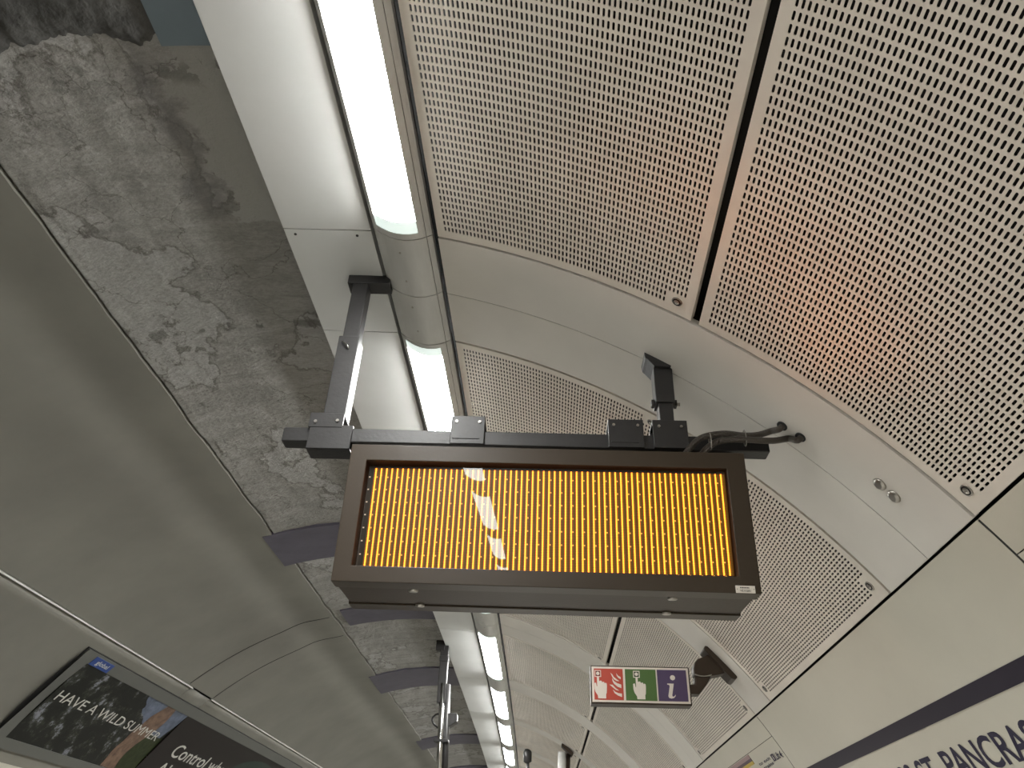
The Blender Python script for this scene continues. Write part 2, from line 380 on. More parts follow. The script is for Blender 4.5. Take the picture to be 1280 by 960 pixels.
# plaster crown between soffit and the track-side lining
def jag_pl(s, a, r, j):
    n = noise.fractal(Vector((s*1.7, a*.35, 3)), 1, 2, 6)*.006+noise.noise(Vector((s*9, a*1.5, 7)))*.0015
    e = 104.95+noise.noise(Vector((s*3, 0, 0)))*.22+noise.noise(Vector((s*14, 0, 5)))*.09-.12
    chip = max(0, noise.noise(Vector((s*6, a*.8, 11))))*max(0, 1-abs(a-103.9)/1.4)*.012
    return a, r+n-.008*max(0, min(1, (a-100)/4))+.025*math.exp(-((a-e)/.14)**2)+chip+(.03 if a > 105.35 else 0)
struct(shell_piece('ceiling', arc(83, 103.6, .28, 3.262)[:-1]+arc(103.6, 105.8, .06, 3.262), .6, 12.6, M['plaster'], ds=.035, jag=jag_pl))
struct(shell_piece('ceiling', arc(83, 108, 2.5, 3.262), 12.6, S_END, M['plaster'], ds=.5))
struct(shell_piece('ceiling', arc(83, 108, 2.5, 3.262), S_BACK, .6, M['plaster'], ds=.5))
def mortar():
    vs, fs = [], []; na, ns = 90, 50
    for i in range(ns+1):
        for j in range(na+1):
            a = 90.2+16.5*j/na; e = i/ns
            lim = 1.45+.02*math.sin(a*.9)+noise.noise(Vector((a*.55, 0, 4)))*.06+noise.noise(Vector((a*2.2, 0, 9)))*.02
            s = .2+(lim-.2)*e; n = noise.fractal(Vector((s*5, a*.5, 1)), 1, 2, 6)*.02
            ln = min(1, (a-90.2)/2+.2); r = 3.258-.020*ln*min(1, (1-e)*30)+n*.45*min(1, (1-e)*20)
            vs.append(cyl(s, a, r))
    for i in range(ns):
        for j in range(na): q = i*(na+1)+j; fs.append((q, q+1, q+na+2, q+na+1))
    return link_mesh('ceiling', vs, fs, M['mortar'], smooth=True)
struct(mortar())
# iron bands bared between the plaster
for i, (s0, s1, a0, a1, mm) in enumerate([(.3, 1.485, 83, 90.6, 'bluestrip'), (5.484, 6.10, 83, 106.2, 'strip'), (7.43, 7.91, 83, 103.2, 'strip'), (9.93, 10.85, 83, 106.4, 'strip'), (14.57, 15.5, 83, 106.6, 'strip'), (18.3, 19.2, 83, 106.4, 'strip')]):
    struct(curved_plate('trim_%d' % (i+2), a0, a1, s0, s1, M[mm], rad=3.242 if i else 3.244, lip=.04, step=1.0))
# track-side lining above the bead, with a slight fold, in three lengths with an open joint
def lin_prof():
    out = []
    for k in range(27):
        t = k/26; a = 104.85+(130.45-104.85)*t
        r = 3.244+.020*math.exp(-((a-110.3)/2.7)**2)+.004*math.sin(math.pi*t)
        out.append((a, r))
    return [(104.80, 3.285)]+out+[(130.46, 3.27)]
def jag_l(s, a, r, j):
    if j < 2: a += noise.noise(Vector((s*3, 0, 0)))*.22+noise.noise(Vector((s*14, 0, 5)))*.09
    return a, r
for s0, s1 in ((S_BACK, 7.53), (7.548, 8.16), (8.178, S_END)):
    struct(sharp(shell_piece('wall_left', lin_prof(), s0, s1, M['lining'], ds=.06, jag=jag_l), 50))
# bright bead under it and the flat frieze below
for s0, s1 in ((S_BACK, 7.66), (8.16, S_END)):
    struct(shell_piece('trim_8', [(130.56, 3.262), (130.55, 3.238), (130.62, 3.232), (130.72, 3.233), (130.78, 3.245), (130.78, 3.262)], s0, s1, M['cowl'], ds=.5))
for s0, s1 in ((S_BACK, 7.63), (7.642, 8.13), (8.142, S_END)):
    struct(shell_piece('wall_left', arc(130.84, 152, 1.2, 3.243), s0, s1, M['lining'], ds=.5, thick=.02))
struct(shell_piece('wall_left', [(152.0, 3.243), (152.2, 3.20), (175, 3.20), (194, 3.20)], S_BACK, S_END, M['lining'], ds=.8))
struct(shell_piece('trim_9', [(150.3, 3.243), (150.4, 3.12), (151.4, 3.10), (151.8, 3.13), (151.9, 3.24)], S_BACK, S_END, M['enamel'], ds=.5, smooth=False))

# ------------------------------------------------------------------ soffit boards beside the lamps
SOFF = [(-1.144, 2.352), (-.765, 2.335)]
def soffit(s0, s1):
    (u0, z0), (u1, z1) = SOFF; n = max(1, int((s1-s0)/.6)); pr = [(u0, z0+.075), (u0, z0), (u1, z1), (u1, z1+.06)]
    vs, fs = [], []
    for i in range(n+1):
        s = s0+(s1-s0)*i/n
        for u, z in pr: vs.append(W(u, s, z))
    for i in range(n):
        for j in range(3): fs.append((i*4+j, i*4+j+1, i*4+j+5, i*4+j+4))
    fs.append((0, 1, 2, 3)); fs.append((n*4+3, n*4+2, n*4+1, n*4))
    return fixn(link_mesh('soffit_board', vs, fs, M['soffit']))
SS = [S_BACK, -4.3, -2.4, .30, 2.312, 3.015, 5.17, 7.50, 8.131, 10.23, 12.38, 15.08, 17.4, 19.75, 22.1, S_END]
labs = ['long pale grey soffit board leaving the picture at the top beside the nearest lamp',
        'short pale grey soffit board from which the left steel hanger drops',
        'pale grey soffit board just behind the left hanger post, left of the second lamp',
        'pale grey soffit board mostly hidden behind the lit display',
        'short pale grey soffit board directly below the display underside in the picture',
        'pale grey soffit board beside the fourth lamp, above the tall ceiling pole',
        'pale grey soffit board beside the fifth lamp, second beyond the display underside',
        'pale grey soffit board beside the sixth lamp, third beyond the display underside',
        'small far soffit board at the bottom edge, fourth beyond the display underside']
for i in range(len(SS)-1):
    o = soffit(SS[i]+.003, SS[i+1]-.003)
    if i < 3 and i != 2: struct(o); o.name = 'ceiling'; continue
    if i-3 < -1: continue
    k = i-2
    if k < len(labs)-0 and i >= 2 and k < 9:
        tag(o, labs[k], 'ceiling board', 'soffit boards beside the lamps')
        for u in (-1.10, -.95, -.80):
            if i in (3,) : 
                z = 2.352+(u+1.144)/(.379)*(-.017)
                c = W(u, SS[i]+.035, z)
                tube('screw', [(c[0], c[1], c[2]+.002), (c[0], c[1], c[2]-.006)], .006, M['galv'], o, 10)
        if i == 4:
            for u in (-1.10, -.83):
                z = 2.352+(u+1.144)/(.379)*(-.017); c = W(u, SS[i]-.03+.06, z)
                tube('screw', [(c[0], c[1], c[2]+.002), (c[0], c[1], c[2]-.003)], .006, M['black'], o, 10)
    else: struct(o); o.name = 'ceiling'

# ------------------------------------------------------------------ lamp line: luminaires over each bay, cover cowls between
UL, ZL, UR, ZR, SAG = -.748, 2.333, -.497, 2.290, .052
def cowl_pt(t, off=0.0):
    u = UL+(UR-UL)*t; z = ZL+(ZR-ZL)*t-SAG*4*t*(1-t)-off; return u, z
def cowl_piece(name, s0, s1, t0, t1, m, parent=None, off=0.0, lip=.04, n=14, smooth=True):
    ts = [t0+(t1-t0)*i/n for i in range(n+1)]; ns = max(1, int((s1-s0)/.5)); vs, fs = [], []; k = n+1
    for i in range(ns+1):
        s = s0+(s1-s0)*i/ns
        for t in ts: u, z = cowl_pt(t, off); vs.append(W(u, s, z))
    for i in range(ns):
        for j in range(n): fs.append((i*k+j, i*k+j+1, (i+1)*k+j+1, (i+1)*k+j))
    nf = len(fs)
    loop = list(range(k))+[i*k+k-1 for i in range(1, ns+1)]+[ns*k+j for j in range(k-2, -1, -1)]+[i*k for i in range(ns-1, 0, -1)]
    base = len(vs)
    for q in loop: v = vs[q]; vs.append((v[0], v[1], v[2]+lip))
    L = len(loop)
    for q in range(L): fs.append((loop[q], loop[(q+1) % L], base+(q+1) % L, base+q))
    o = link_mesh(name, vs, fs, m, parent)
    for p in o.data.polygons: p.use_smooth = True
    return sharp(fixn(o))
lamp_lab = {0: 'largest, nearest lit fluorescent luminaire at the top of the picture', 1: 'second lit fluorescent luminaire, just above the display rail',
            2: 'lit fluorescent luminaire whose end shows right under the display', 3: 'fluorescent luminaire glowing left of the fire sign, first whole one below the display',
            4: 'second whole lit luminaire below the display', 5: 'third whole lit luminaire below the display', 6: 'fourth whole lit luminaire below the display',
            7: 'tiny lit luminaire at the bottom edge of the picture'}
def luminaire(s0, s1, i):
    e = empty('luminaire', W(-.62, (s0+s1)/2, 2.26))
    T0, T1, q = .075, .79, .034
    cowl_piece('side_rail', s0+.003, s1-.003, 0, T0, M['cowl'], e, off=.005, n=3)
    o = cowl_piece('side_rail', s0+.003, s1-.003, T1, .905, M['cowl'], e, n=4); 
    cowl_piece('side_rail', s0+.003, s1-.003, .915, 1.0, M['cowl'], e, n=4)
    h = cowl_piece('baffle', s0, s1, .0, 1.0, M['shell'], e, off=-.034, lip=.02); h['label'] = 'dark housing above the diffuser'  # unseen lid added to stop lamp light leaking into the ceiling cavity
    cowl_piece('end_frame', s0+.003, s0+q, T0, T1, M['cowl'], e); cowl_piece('end_frame', s1-q, s1-.003, T0, T1, M['cowl'], e)
    d = cowl_piece('diffuser', s0+q+.065, s1-q-.065, T0, T1, M['lamp'], e, off=-.003); d['label'] = 'glowing white diffuser'
    for a, b in ((s0+q, s0+q+.065), (s1-q-.065, s1-q)):
        cowl_piece('diffuser_end', a, b, T0, T1, M['lampend'], e, off=-.003)['label'] = 'dimmer pale green diffuser end'
    return e
lamps = [(-11.6, -9.65), (-8.9, -6.95), (-6.2, -4.25), (-3.80, -1.85), (-1.4, .02)]
for s0, s1 in lamps:
    tag(luminaire(s0, s1, -1), 'fluorescent luminaire behind the viewpoint, mirrored in the display glass', 'ceiling lamp', 'luminaires mirrored in the display glass')
for i, (s0, s1) in enumerate(BAYS):
    e = luminaire(s0, s1, i)
    tag(e, lamp_lab.get(i, 'lit fluorescent luminaire too far along the tunnel to tell apart'), 'ceiling lamp', 'row of fluorescent luminaires along the crown')
gaps = [(.02, .342)]+[(BAYS[i][1], BAYS[i+1][0]) for i in range(len(BAYS)-1)]
glab = {0: 'curved metal cover just before the nearest lamp at the very top', 1: 'long curved metal lamp cover between the nearest lamp and the second lamp, nearer half', '1b': 'long curved metal lamp cover between the nearest lamp and the second lamp, farther half',
        2: 'curved metal lamp cover hidden behind the display', 3: 'shiny curved metal lamp cover right under the display, nearer half', '3b': 'shiny curved metal lamp cover right under the display, farther half',
        4: 'curved metal lamp cover between first and second whole lamps below the display', 5: 'curved metal lamp cover between second and third whole lamps below the display',
        6: 'curved metal lamp cover between third and fourth whole lamps below the display', 7: 'curved metal lamp cover beyond the fourth whole lamp below the display'}
def cowl(s0, s1, lab):
    o = cowl_piece('lamp_cover', s0+.002, s1-.002, 0, .905, M['cowl'], None)
    cowl_piece('hinge_strip', s0+.002, s1-.002, .915, 1.0, M['cowl'], o, n=4)
    for dv in ((s1-s0)*.22, (s1-s0)*.72):
        u, z = cowl_pt(.42); c = W(u, s0+dv, z)
        tube('screw', [(c[0], c[1], c[2]+.002), (c[0], c[1], c[2]-.003)], .005, M['galv'], o, 8)
    if lab: tag(o, lab, 'lamp cover', 'metal covers between the luminaires')
    else: tag(o, 'curved metal lamp cover too far along the tunnel to tell apart', 'lamp cover', 'farthest metal lamp covers')
for i, (a, b) in enumerate(gaps):
    if b-a > .6: m_ = (a+b)/2; cowl(a, m_, glab.get(i)); cowl(m_, b, glab.get('%db' % i))
    else: cowl(a, b, glab.get(i))
cowl(-1.85, -1.4, None); cowl(-4.25, -3.8, None); cowl(-6.95, -6.2, None); cowl(-9.65, -8.9, None)

# ------------------------------------------------------------------ perforated ceiling trays
A0, A1 = 0.0, 19.36               # local angle range, 0 = wall-side edge, grows towards the lamps
LEN = 1.943
def perforated_mesh():
    NC, NR = 65, 56; dp, ds_ = .2805, .03345; am = (A1-(NC-1)*dp)/2+.02; sm = (LEN-(NR-1)*ds_)/2
    hw, hl = .00385, .0125       # half slot width / length in metres
    haw = math.degrees(hw/RAD)
    V, F = [], []; fm = []
    def P(a, s, r=RAD): q = R(a); return (r*math.cos(q), s, r*math.sin(q))
    def hole(ac, sc):
        pts = []
        for k in range(5): q = math.pi*k/4; pts.append((ac+haw*math.cos(q), sc+(hl-hw)+hw*math.sin(q)))
        for k in range(5): q = math.pi+math.pi*k/4; pts.append((ac+haw*math.cos(q), sc-(hl-hw)+hw*math.sin(q)))
        return pts
    def blocked(c, r):           # slots left out round the corner screws (wall-side corners)
        return c < 5 and (r < 2 or r >= NR-2)
    idx = {}
    def vert(key, a, s):
        if key not in idx: idx[key] = len(V); V.append(P(a, s))
        return idx[key]
    ca = [am-dp/2+dp*i for i in range(NC+1)]; cs = [sm-ds_/2+ds_*i for i in range(NR+1)]
    for c in range(NC):
        for r in range(NR):
            v00 = vert((c, r), ca[c], cs[r]); v10 = vert((c+1, r), ca[c+1], cs[r]); v11 = vert((c+1, r+1), ca[c+1], cs[r+1]); v01 = vert((c, r+1), ca[c], cs[r+1])
            if blocked(c, r): F.append((v00, v10, v11, v01)); continue
            h = hole(ca[c]+dp/2, cs[r]+ds_/2); b = len(V)
            V.extend(P(a, s) for a, s in h); V.extend(P(a, s, RAD+.003) for a, s in h)
            # right side (larger a): h[0],h[1],h[2] top .. ; going: h0 right-top, h4 left-top, h5 left-bottom, h9 right-bottom
            F.append((v10, v11, b+2, b+1, b+0, b+9, b+8, b+7))
            F.append((v01, v00, b+7, b+6, b+5, b+4, b+3, b+2))
            F.append((v11, v01, b+2)); F.append((v00, v10, b+7))
            for k in range(10): F.append((b+k, b+(k+1) % 10, b+10+(k+1) % 10, b+10+k))
    # plain border round the slots
    def strip(av, sv):
        k = len(sv); b = len(V)
        for a in av:
            for s in sv: V.append(P(a, s))
        for i in range(len(av)-1):
            for j in range(k-1): q = b+i*k+j; F.append((q, q+1, q+k+1, q+k))
    strip([A0, ca[0]], [0, cs[0], cs[-1], LEN]); strip([ca[-1], A1], [0, cs[0], cs[-1], LEN])
    an = list(np.linspace(ca[0], ca[-1], 24)); strip(an, [0, cs[0]]); strip(an, [cs[-1], LEN])
    # folded edges
    def edge(p0, p1, n):
        b = len(V)
        for i in range(n+1):
            t = i/n; a = p0[0]+(p1[0]-p0[0])*t; s = p0[1]+(p1[1]-p0[1])*t; V.append(P(a, s)); V.append(P(a, s, RAD+.028))
        for i in range(n): q = b+2*i; F.append((q, q+1, q+3, q+2))
    edge((A0, 0), (A0, LEN), 1); edge((A1, 0), (A1, LEN), 1); edge((A0, 0), (A1, 0), 20); edge((A0, LEN), (A1, LEN), 20)
    me = bpy.data.meshes.new('perforated_tray'); me.from_pydata(V, [], F); me.materials.append(M['perf'])
    bm = bmesh.new(); bm.from_mesh(me); bmesh.ops.remove_doubles(bm, verts=bm.verts, dist=1e-6); bmesh.ops.recalc_face_normals(bm, faces=bm.faces); bm.to_mesh(me); bm.free()
    return me
PM = perforated_mesh()
def screw_mesh():
    bm = bmesh.new(); prof_ = [(.0, -.003), (.005, -.003), (.007, -.006), (.0115, -.005), (.0125, -.001), (.0155, -.001), (.0165, -.004), (.0205, -.0035), (.0215, 0.001)]; n = 18; rings = []
    for r, z in prof_:
        rings.append([bm.verts.new((r*math.cos(2*math.pi*k/n), r*math.sin(2*math.pi*k/n), z)) for k in range(n)] if r else [bm.verts.new((0, 0, z))])
    for a, b in zip(rings, rings[1:]):
        for k in range(n):
            if len(a) == 1: bm.faces.new((a[0], b[k], b[(k+1) % n]))
            else: bm.faces.new((a[k], b[k], b[(k+1) % n], a[(k+1) % n]))
    bmesh.ops.recalc_face_normals(bm, faces=bm.faces); me = bpy.data.meshes.new('screw'); bm.to_mesh(me); bm.free(); me.materials.append(M['galv']); me.materials.append(M['black'])
    for p in me.polygons:
        rr = math.hypot(p.center[0], p.center[1])
        if .0115 < rr < .0158: p.material_index = 1
    return me
SM = screw_mesh()
rows = [('lower', 35.88), ('upper', 55.83)]
plab = {('upper', 0): 'perforated ceiling panel right of the nearest lamp, upper left one of the two nearest', ('lower', 0): 'large perforated ceiling panel filling the top right corner of the picture',
        ('upper', 1): 'perforated ceiling panel seen just above the display between the lamp and right hanger', ('lower', 1): 'perforated ceiling panel right of the display, with the orange tint and a corner screw',
        ('upper', 2): 'perforated ceiling panel peeping out under the display, right of the metal lamp cover', ('lower', 2): 'perforated ceiling panel behind the right half of the fire and help sign',
        ('upper', 3): 'perforated ceiling panel left of the fire sign, beside the first whole lamp under the display', ('lower', 3): 'perforated ceiling panel directly below the fire and help sign',
        ('upper', 4): 'perforated ceiling panel beside the second whole lamp under the display', ('lower', 4): 'perforated ceiling panel at the bottom edge below the fire sign, with yellow tinge',
        ('upper', 5): 'small perforated ceiling panel left of the bright hanging cylinder', ('lower', 5): 'far perforated panel right of the hanging cylinder at the bottom edge'}
for rn, abase in rows:
    for i, (s0, s1) in enumerate(BAYS):
        o = bpy.data.objects.new('perforated_panel', PM); COL.objects.link(o)
        m4 = Mat((s0+s1)/2, abase) @ Matrix.Translation((0, -LEN/2, 0)); o.matrix_world = m4
        tag(o, plab.get((rn, i), 'perforated %s row ceiling panel too far along the tunnel to tell apart' % rn), 'ceiling panel', 'perforated metal panels in the %s row' % rn)
        if i < 7:
            for sy in (.068, LEN-.068):
                sc = bpy.data.objects.new('screw', SM); COL.objects.link(sc); sc.parent = o; a = R(1.19)
                # screw axis points to the tube axis
                sc.matrix_local = Matrix.Rotation(-a, 4, 'Y') @ Matrix.Translation((RAD, sy, 0)) @ Matrix.Rotation(R(90), 4, 'Y')
# cover strips between the perforated trays
clab = {1: ('wide plain grey cover strip above the display with a long hairline joint, nearer half', 'wide plain grey cover strip behind the right hanger and hoses, farther half'),
        2: 'narrow plain cover strip holding the bracket of the fire and help sign', 3: ('wide plain cover strip passing under the display to the fire sign, nearer half', 'wide plain cover strip behind the fire sign, farther half'),
        4: 'plain cover strip below the fire sign, between fourth and fifth perforated bays', 5: 'narrow plain cover strip carrying the hanging cylinder', 6: 'narrow plain cover strip beyond the hanging cylinder', 7: 'far narrow plain cover strip near the bottom edge'}
def cover(s0, s1, g0, g1, lab, fit=False):
    o = curved_plate('cover_strip', 35.85, 75.2, s0+g0, s1-g1, M['cover'], lip=.028, step=.8)
    tag(o, lab or 'plain curved cover strip too far along the tunnel to tell apart', 'ceiling panel', 'plain curved cover strips')
    return o
covers = {}
for i, (a, b) in enumerate(gaps):
    if i == 0: continue
    if b-a > .6:
        m_ = a+.359*(b-a)/.721; covers[i] = (cover(a, m_, .010, .0022, clab[i][0]), cover(m_, b, .0022, .010, clab[i][1]))
    else: covers[i] = (cover(a, b, .007, .007, clab.get(i)),)
# two old cable knock-outs on the near wide strip
kn = covers[1][0]
for a, ss in ((40.69, 2.498), (39.63, 2.500)):
    c = Vector(cyl(ss, a)); nrm = (Vector(W(C0, ss, C1))-c).normalized()
    tube('blanking_plug', [c-nrm*.002, c+nrm*.006, c+nrm*.011], [.026, .024, .014], M['galv'], kn, 18)

# ------------------------------------------------------------------ station name and frieze on the platform wall
nb = WSEAM.index(2.293); wall_name = walls[nb]
def wall_strip(name, s0, s1, a0, a1, m, lift=.0025, parent=None):
    n = max(1, int((s1-s0)/.4)); vs, fs = [], []; pr = [(a0, RAD+.001), (a0, RAD-lift), (a1, RAD-lift), (a1, RAD+.001)]
    for i in range(n+1):
        s = s0+(s1-s0)*i/n
        for a, r in pr: vs.append(cyl(s, a, r))
    for i in range(n):
        for j in range(3): fs.append((i*4+j, i*4+j+1, i*4+j+5, i*4+j+4))
    fs.append((0, 1, 2, 3)); fs.append((n*4+3, n*4+2, n*4+1, n*4))
    return fixn(link_mesh(name, vs, fs, m, parent))
bnd = wall_strip('name_band', 2.31, 5.35, 27.75, 28.93, M['band']); tag(bnd, 'dark navy stripe along the platform wall above the station name', 'wall stripe')
wall_strip('name_band', 2.31, 5.35, 21.0, 22.15, M['band'], parent=bnd)
# letters placed so that P starts at s=3.593 and the last S starts at 2.924 (reading direction is towards the camera)
def place_text(body, s_first, s_per_unit, a_base, a_cap, parent, m, bold):
    vs, fs = text_mesh(body, bold, 4, 1.0); x0 = vs[:, 0].min(); cap = text_cap()
    out = [cyl(s_first-(v[0]-x0)*s_per_unit, a_base+(a_cap-a_base)*v[1]/cap, RAD-.0015) for v in vs]
    return link_mesh('lettering', out, fs, m, parent)
v, _ = text_mesh('PANCRAS', .018); wid = v[:, 0].max()-v[:, 0].min(); v2, _ = text_mesh('PANCRA', .018); wid2 = v2[:, 0].max()-v2[:, 0].min()
per = (3.593-2.945)/wid2
v3, _ = text_mesh("KING'S CROSS ST. PANCRAS", .018); w3 = v3[:, 0].max()-v3[:, 0].min()
sf = 3.593+(w3-wid)*per
lt = empty('station_name', cyl(3.2, 25, RAD)); tag(lt, 'navy station name lettering on the cream platform wall, bottom right corner', 'wall lettering')
_w = "KING'S CROSS ST. PANCRAS"; _x0 = None
for k, ch in enumerate(_w):
    if ch == ' ': continue
    lv, lf = text_mesh(ch, .018); pv, _ = text_mesh(_w[:k+1], .018)
    if _x0 is None: _x0 = pv[:, 0].min()
    dx = pv[:, 0].max()-lv[:, 0].max(); lv = lv.copy(); lv[:, 0] += dx-_x0
    link_mesh('letter', [cyl(sf-q[0]*per, 24.03+1.94*q[1]/text_cap(), RAD-.0015) for q in lv], lf, M['ink'], lt)
# line diagram panel farther along
dg = wall_strip('line_diagram', 6.07, 8.0, 32.60, 33.08, M['mauve']); tag(dg, 'mauve, plum and yellow striped frieze on the wall at the bottom edge', 'wall sign')
wall_strip('stripe', 6.07, 8.0, 32.25, 32.60, M['plum'], parent=dg); wall_strip('stripe', 6.07, 8.0, 31.85, 32.25, M['yellow'], parent=dg)
def wpoly(name, pts, m, parent): return fixn(link_mesh(name, [cyl(s, a, RAD-.0015) for s, a in pts], [tuple(range(len(pts)))], m, parent))
sg = wpoly('way_sign', [(5.64, 31.75), (5.575, 31.75), (5.575, 30.95), (5.64, 30.95)], M['ink'], None); tag(sg, 'small direction sign with blue box, lift lettering and arrow at the wall seam', 'wall sign')
def wtext(body, s0, s1, a0, a1, parent, m):
    vs, fs = text_mesh(body, .02); x0, x1 = vs[:, 0].min(), vs[:, 0].max(); cap = text_cap()
    link_mesh('lettering', [cyl(s0+(s1-s0)*(q[0]-x0)/(x1-x0), a0+(a1-a0)*q[1]/cap, RAD-.0022) for q in vs], fs, m, parent)
wtext('Lift', 5.56, 5.47, 30.95, 31.65, sg, M['ink']); wtext('to exit', 5.98, 5.67, 31.35, 31.7, sg, M['ink']); wtext('trains', 5.93, 5.67, 30.75, 31.1, sg, M['ink'])
wpoly('arrow', [(5.455, 31.25), (5.425, 31.6), (5.41, 31.6), (5.425, 31.28), (5.395, 31.25), (5.425, 31.12), (5.41, 30.85), (5.425, 30.85), (5.455, 31.12)], M['ink'], sg)
wtext('i', 5.615, 5.60, 31.1, 31.6, sg, M['white'])
# ------------------------------------------------------------------ advertisement panel on the track side
SL = 3.243
af = empty('advertising_hoarding', cyl(9, 140, SL)); tag(af, 'long grey metal poster frame on the track-side wall, bottom left', 'poster frame')
def lstrip(name, s0, s1, a0, a1, m, parent, r0=SL, r1=SL-.018, ds=.4):
    na = max(1, int(abs(a1-a0)/1.2)); n = max(1, int((s1-s0)/ds)); pr = [(a0, r0)]+[(a0+(a1-a0)*k/na, r1) for k in range(na+1)]+[(a1, r0)]; k = len(pr); vs, fs = [], []
    for i in range(n+1):
        s = s0+(s1-s0)*i/n
        for a, r in pr: vs.append(cyl(s, a, r))
    for i in range(n):
        for j in range(k-1): fs.append((i*k+j, i*k+j+1, (i+1)*k+j+1, (i+1)*k+j))
    fs.append(tuple(range(k))); fs.append(tuple(n*k+j for j in range(k-1, -1, -1)))
    return fixn(link_mesh(name, vs, fs, m, parent))
lstrip('top_rail', 5.89, 12.25, 133.1, 134.9, M['frame'], af); lstrip('bottom_rail', 5.89, 12.25, 147.2, 148.6, M['frame'], af)
lstrip('side_rail', 5.89, 6.035, 134.9, 147.2, M['frame'], af); lstrip('side_rail', 11.8, 12.25, 134.9, 147.2, M['frame'], af)
lstrip('shadow_gap_trim', 5.875, 12.26, 132.98, 133.1, M['black'], af, r1=SL-.012); lstrip('shadow_gap_trim', 5.872, 5.89, 133.0, 148.6, M['black'], af, r1=SL-.012)
lb = lstrip('maker_label', 6.05, 6.34, 133.45, 134.86, M['blue'], af, r0=SL-.018, r1=SL-.021); lb['label'] = 'blue label with white lettering'
PR = SL-.010
def ptext(name, body, s0, s1, a0, a1, parent, m, r, bold=0, sl=0):
    vs, fs = text_mesh(body, bold); x0, x1 = vs[:, 0].min(), vs[:, 0].max(); cap = text_cap()
    return link_mesh(name, [cyl(s0+(s1-s0)*(q[0]-x0)/(x1-x0), a0+(a1-a0)*q[1]/cap, r) for q in vs], fs, m, parent)
ptext('lettering', 'global', 6.11, 6.29, 134.42, 133.75, lb, M['ptext'], SL-.0225, .01)
p1 = lstrip('poster', 6.035, 8.10, 134.9, 147.2, M['foliage'], None, r1=PR); tag(p1, 'nearer poster: dark foliage with an arm and HAVE A WILD SUMMER in white', 'poster')
def ppoly(name, pts, m, parent, lift):
    # split long polygons across the angle so they hug the curved wall
    vs = [cyl(s, a, PR-lift) for s, a in pts]; return fixn(link_mesh(name, vs, [tuple(range(len(pts)))], m, parent))
def pgrid(name, f0, f1, a0, a1, m, parent, lift, n=14):
    vs, fs = [], []
    for i in range(n+1):
        t = i/n; a = a0+(a1-a0)*t; vs += [cyl(f0(t), a, PR-lift), cyl(f1(t), a, PR-lift)]
    for i in range(n): fs.append((2*i, 2*i+1, 2*i+3, 2*i+2))
    return fixn(link_mesh(name, vs, fs, m, parent))
wob = lambda t, k: .03*math.sin(9*t+k)+.02*math.sin(23*t+2*k)
pgrid('sky', lambda t: 7.15+.55*t+wob(t, 1), lambda t: 8.10-.12*max(0, t-.3)-.0, 134.92, 141.2, M['sky'], p1, .0012)
pgrid('grass', lambda t: 7.72-.12*t+wob(t, 2), lambda t: 8.10, 140.2, 147.1, M['grass'], p1, .0016)
pgrid('arm', lambda t: 7.62-.10*t-.06*math.sin(3*t)+.3*wob(t, 3), lambda t: 7.80-.02*t+.06*math.sin(6*t), 134.95, 147.1, M['skin'], p1, .0022, 24)
ptext('lettering', 'HAVE A WILD SUMMER', 6.13, 8.0, 140.9, 139.35, p1, M['ptext'], PR-.0035, .0)
p2 = lstrip('poster', 8.10, 11.8, 134.9, 147.2, M['pblack'], None, r1=PR); tag(p2, 'farther poster: black with a dark green disc and pale words beginning Control what', 'poster')
def disc():
    vs = [cyl(10.95, 141.5, PR-.0015)]; n = 40
    pts = []
    for k in range(n):
        q = 2*math.pi*k/n; a = 141.5+5.4*math.sin(q); s = 10.95+.85*math.cos(q); pts.append((s, a))
    vs += [cyl(min(11.79, s), a, PR-.0022) for s, a in pts]; return fixn(link_mesh('disc', vs, [(0, 1+k, 1+(k+1) % n) for k in range(n)], M['pgreen'], p2))
disc()
ptext('lettering', 'Control what', 8.50, 10.1, 142.2, 139.7, p2, M['ptext'], PR-.0035, .008); ptext('lettering', 'AI', 8.50, 8.76, 145.9, 143.5, p2, M['ptext'], PR-.0035, .008)

# ------------------------------------------------------------------ the hanging LED display
DO = Vector((-.0263, 2.56, 1.4273)); yaw, tilt, roll = .0253, .0597, -.0083
cy, sy = math.cos(yaw), math.sin(yaw); r_ = Vector((cy, sy, 0)); b_ = Vector((-sy, cy, 0)); up_ = Vector((0, 0, 1))
DR = math.cos(roll)*r_+math.sin(roll)*up_; DU = -math.sin(roll)*r_+math.cos(roll)*up_; DB = b_
TU = math.cos(tilt)*DU-math.sin(tilt)*b_; TB = math.cos(tilt)*b_+math.sin(tilt)*DU
D = lambda a, b, c: DO+float(a)*DR+float(b)*DB+float(c)*DU          # upright frame (rail, posts)
T = lambda a, b, c: DO+float(a)*DR+float(b)*TB+float(c)*TU          # tilted frame (case)
HW, HH, DP = .7425, .529, .382
SA, SB, S1_, S2_ = -.671, .665, .0716, .465
disp = empty('led_display', T(0, DP/2, -HH)); tag(disp, 'dark bronze hanging LED display with rows of glowing amber columns', 'display board')
def bezel(name, b0, b1, front):
    # frame with a screen opening
    o_ = [(-HW, 0), (HW, 0), (HW, -HH), (-HW, -HH)]; i_ = [(SA-.006, -S1_+.006), (SB+.006, -S1_+.006), (SB+.006, -S2_-.006), (SA-.006, -S2_-.006)]
    vs = [T(a, b, c) for b in (b0, b1) for a, c in o_+i_]; fs = []
    for k in range(4):
        n = (k+1) % 4
        fs += [(k, n, 4+n, 4+k), (8+k, 12+k, 12+n, 8+n), (k, 8+k, 8+n, n), (4+k, 4+n, 12+n, 12+k)]
    o = link_mesh(name, vs, fs, M['caseface'], disp); fixn(o); bevel(o, .003); return o
bezel('front_bezel', 0, .078, True); bezel('rear_bezel', .304, DP, False)
